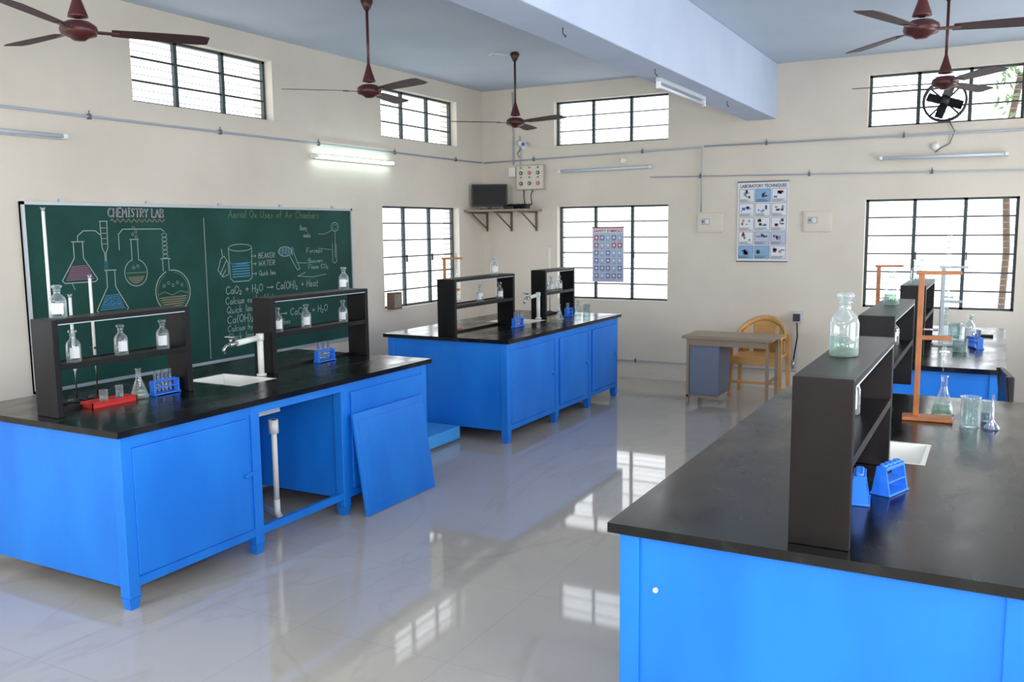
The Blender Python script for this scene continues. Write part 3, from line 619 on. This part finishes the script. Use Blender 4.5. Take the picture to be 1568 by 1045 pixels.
def shell(a0,a1,zf,zt,th=.022,n=14):    # curved moulded back panel
    R=[]
    for i in range(n+1):
        a=math.radians(a0+(a1-a0)*i/n); 
        for rr in (0,th):
            x=-(sw+.02-rr)*math.cos(a); y=.0+(.27-rr)*math.sin(a); R.append([m.bm.verts.new((x,y,zf(a))),m.bm.verts.new((x,y,zt(a)))])
    ii=m.mi(CHW)
    def fc(*q): 
        f=m.bm.faces.new(q); f.material_index=ii; f.smooth=True
    for i in range(n):
        o0,i0,o1,i1=R[2*i],R[2*i+1],R[2*i+2],R[2*i+3]
        fc(o0[0],o1[0],o1[1],o0[1]); fc(i0[0],i0[1],i1[1],i1[0]); fc(o0[1],o1[1],i1[1],i0[1]); fc(o0[0],i0[0],i1[0],o1[0])
    for q in (R[0],R[-2]):
        k=0 if q is R[0] else -2; o_,i_=R[k],R[k+1]; fc(o_[0],o_[1],i_[1],i_[0])
top=lambda a:.66+.19*math.sin(a)**1.2
shell(0,180,lambda a:top(a)-.06,top,n=24); shell(62,118,lambda a:.44,lambda a:top(a)-.05); shell(30,50,lambda a:.44,lambda a:top(a)-.05,n=5); shell(130,150,lambda a:.44,lambda a:top(a)-.05,n=5)
for sx in (-1,1): m.box((sx*sw-.03,-.28,.64),(sx*sw+.03,.02,.665),CHW,.008)
m.box((-sw+.01,-.225,.15),(sw-.01,-.215,.18),CHW); m.done()
def stool(x,y,h=.55):
    m=M('lab_stool',(x,y,0)); m.lathe([(0,h-.035),(.15,h-.035),(.165,h-.02),(.165,h-.008),(.155,h),(0,h)],(0,0,0),STOOL,24)
    for i in range(4):
        a=math.pi/4+math.pi/2*i; m.tube([(.10*math.cos(a),.10*math.sin(a),h-.03),(.17*math.cos(a),.17*math.sin(a),.006)],.012,STOOL,8)
    m.tube([(.145*math.cos(2*math.pi*i/24),.145*math.sin(2*math.pi*i/24),.22) for i in range(25)],.007,STOOL,6); m.done()
stool(1.06,-4.12,.74); stool(6.45,-2.6,.66)
# dark side chair in the gap between the right-hand benches
m=M('side_chair',(6.27,-4.36,0),1.7)
for x in (-.19,.17):
    m.tube([(x,-.2,.005),(x,-.18,.46)],.012,STOOL); m.tube([(x,.22,.005),(x,.18,.46),(x,.24,.98)],.012,STOOL)
m.box((-.21,-.21,.45),(.21,.21,.49),STOOL,.01); m.box((-.20,.205,.74),(.19,.235,.98),STOOL,.008); m.box((-.19,.19,.60),(.18,.21,.64),STOOL,.004)
m.tube([(-.19,-.19,.2),(-.19,.2,.2)],.008,STOOL); m.tube([(.17,-.19,.2),(.17,.2,.2)],.008,STOOL); m.done()

m=M('door_1',(0,.002,0)); m.box((3.9,NY,0),(4.0,NY+.05,2.15),DTOP,.004); m.box((4.45,NY,0),(4.55,NY+.05,2.15),DTOP,.004) ; m.box((3.9,NY,2.1),(4.55,NY+.05,2.2),DTOP,.004); m.box((4.0,NY,0.005),(4.45,NY+.03,2.1),BROWNB,.004); m.done()

# ------------------------------------------------------------------ outside & light
m=M('tree',(6.0,2.2,0)); m.tube([(0,0,-.1),(.05,0,1.5),(-.02,.05,2.8),(.1,0,3.6)],.04,BARK)
for i in range(150):
    c=Vector((random.gauss(0,.09),random.gauss(0,.3),random.gauss(3.75,.35))); u=Vector((random.uniform(-1,1),random.uniform(-1,1),random.uniform(-1,1))).normalized()*.06; v=u.orthogonal().normalized()*.022
    m.poly([c-u,c+v,c+u,c-v],LEAF)
m.done()
w=D.worlds.new('daylight'); SC.world=w; w.use_nodes=True; bg=w.node_tree.nodes['Background']; bg.inputs[0].default_value=(.93,.97,1,1); bg.inputs[1].default_value=3.2
def area(name,loc,rot,sx,sy,p,col=(1,1,1)):
    l=D.lights.new(name,'AREA'); l.shape='RECTANGLE'; l.size=sx; l.size_y=sy; l.energy=p; l.color=col
    o=D.objects.new(name,l); o.location=loc; o.rotation_euler=rot; SC.collection.objects.link(o); return o
FILL_TINT=(.92,.96,1)
pw={'right':36,'near':66}      # added fill, W per m2 of opening; left/back windows are lit by the sky itself
for sd,hs in holes.items():
    if sd not in pw: continue
    P=side(sd); rot={'right':(math.pi/2,0,math.pi/2),'near':(math.pi/2,0,0)}[sd]
    for (a,b2,c,d) in hs:
        area('window_daylight',P((a+b2)/2,TH+.05,(c+d)/2),rot,(b2-a),(d-c),pw[sd]*(b2-a)*(d-c),FILL_TINT)  # fill lamp added outside each out-of-view window to brighten the room
l=D.lights.new('camera_flash','POINT'); l.energy=150; l.shadow_soft_size=.08; l.color=(.95,.97,1); o=D.objects.new('camera_flash',l); o.location=(5.99,-10.3,1.98); SC.collection.objects.link(o)

# ------------------------------------------------------------------ camera
yw,pt,rl=.4998,-.1249,-.0107
wv=Vector((-math.sin(yw)*math.cos(pt),math.cos(yw)*math.cos(pt),math.sin(pt))); Rv=Vector((math.cos(yw),math.sin(yw),0)); Uv=Rv.cross(wv)
R2=Rv*math.cos(rl)+Uv*math.sin(rl); U2=-Rv*math.sin(rl)+Uv*math.cos(rl)
cam=D.cameras.new('camera'); cam.lens=36*1365.98/1568; cam.sensor_width=36; cam.clip_start=.05
co=D.objects.new('camera',cam); SC.collection.objects.link(co)
mt=Matrix((R2,U2,-wv)).transposed().to_4x4(); mt.translation=(5.9838,-10.2196,1.8291); co.matrix_world=mt; SC.camera=co
SC.view_settings.view_transform='Standard'; SC.view_settings.exposure=0
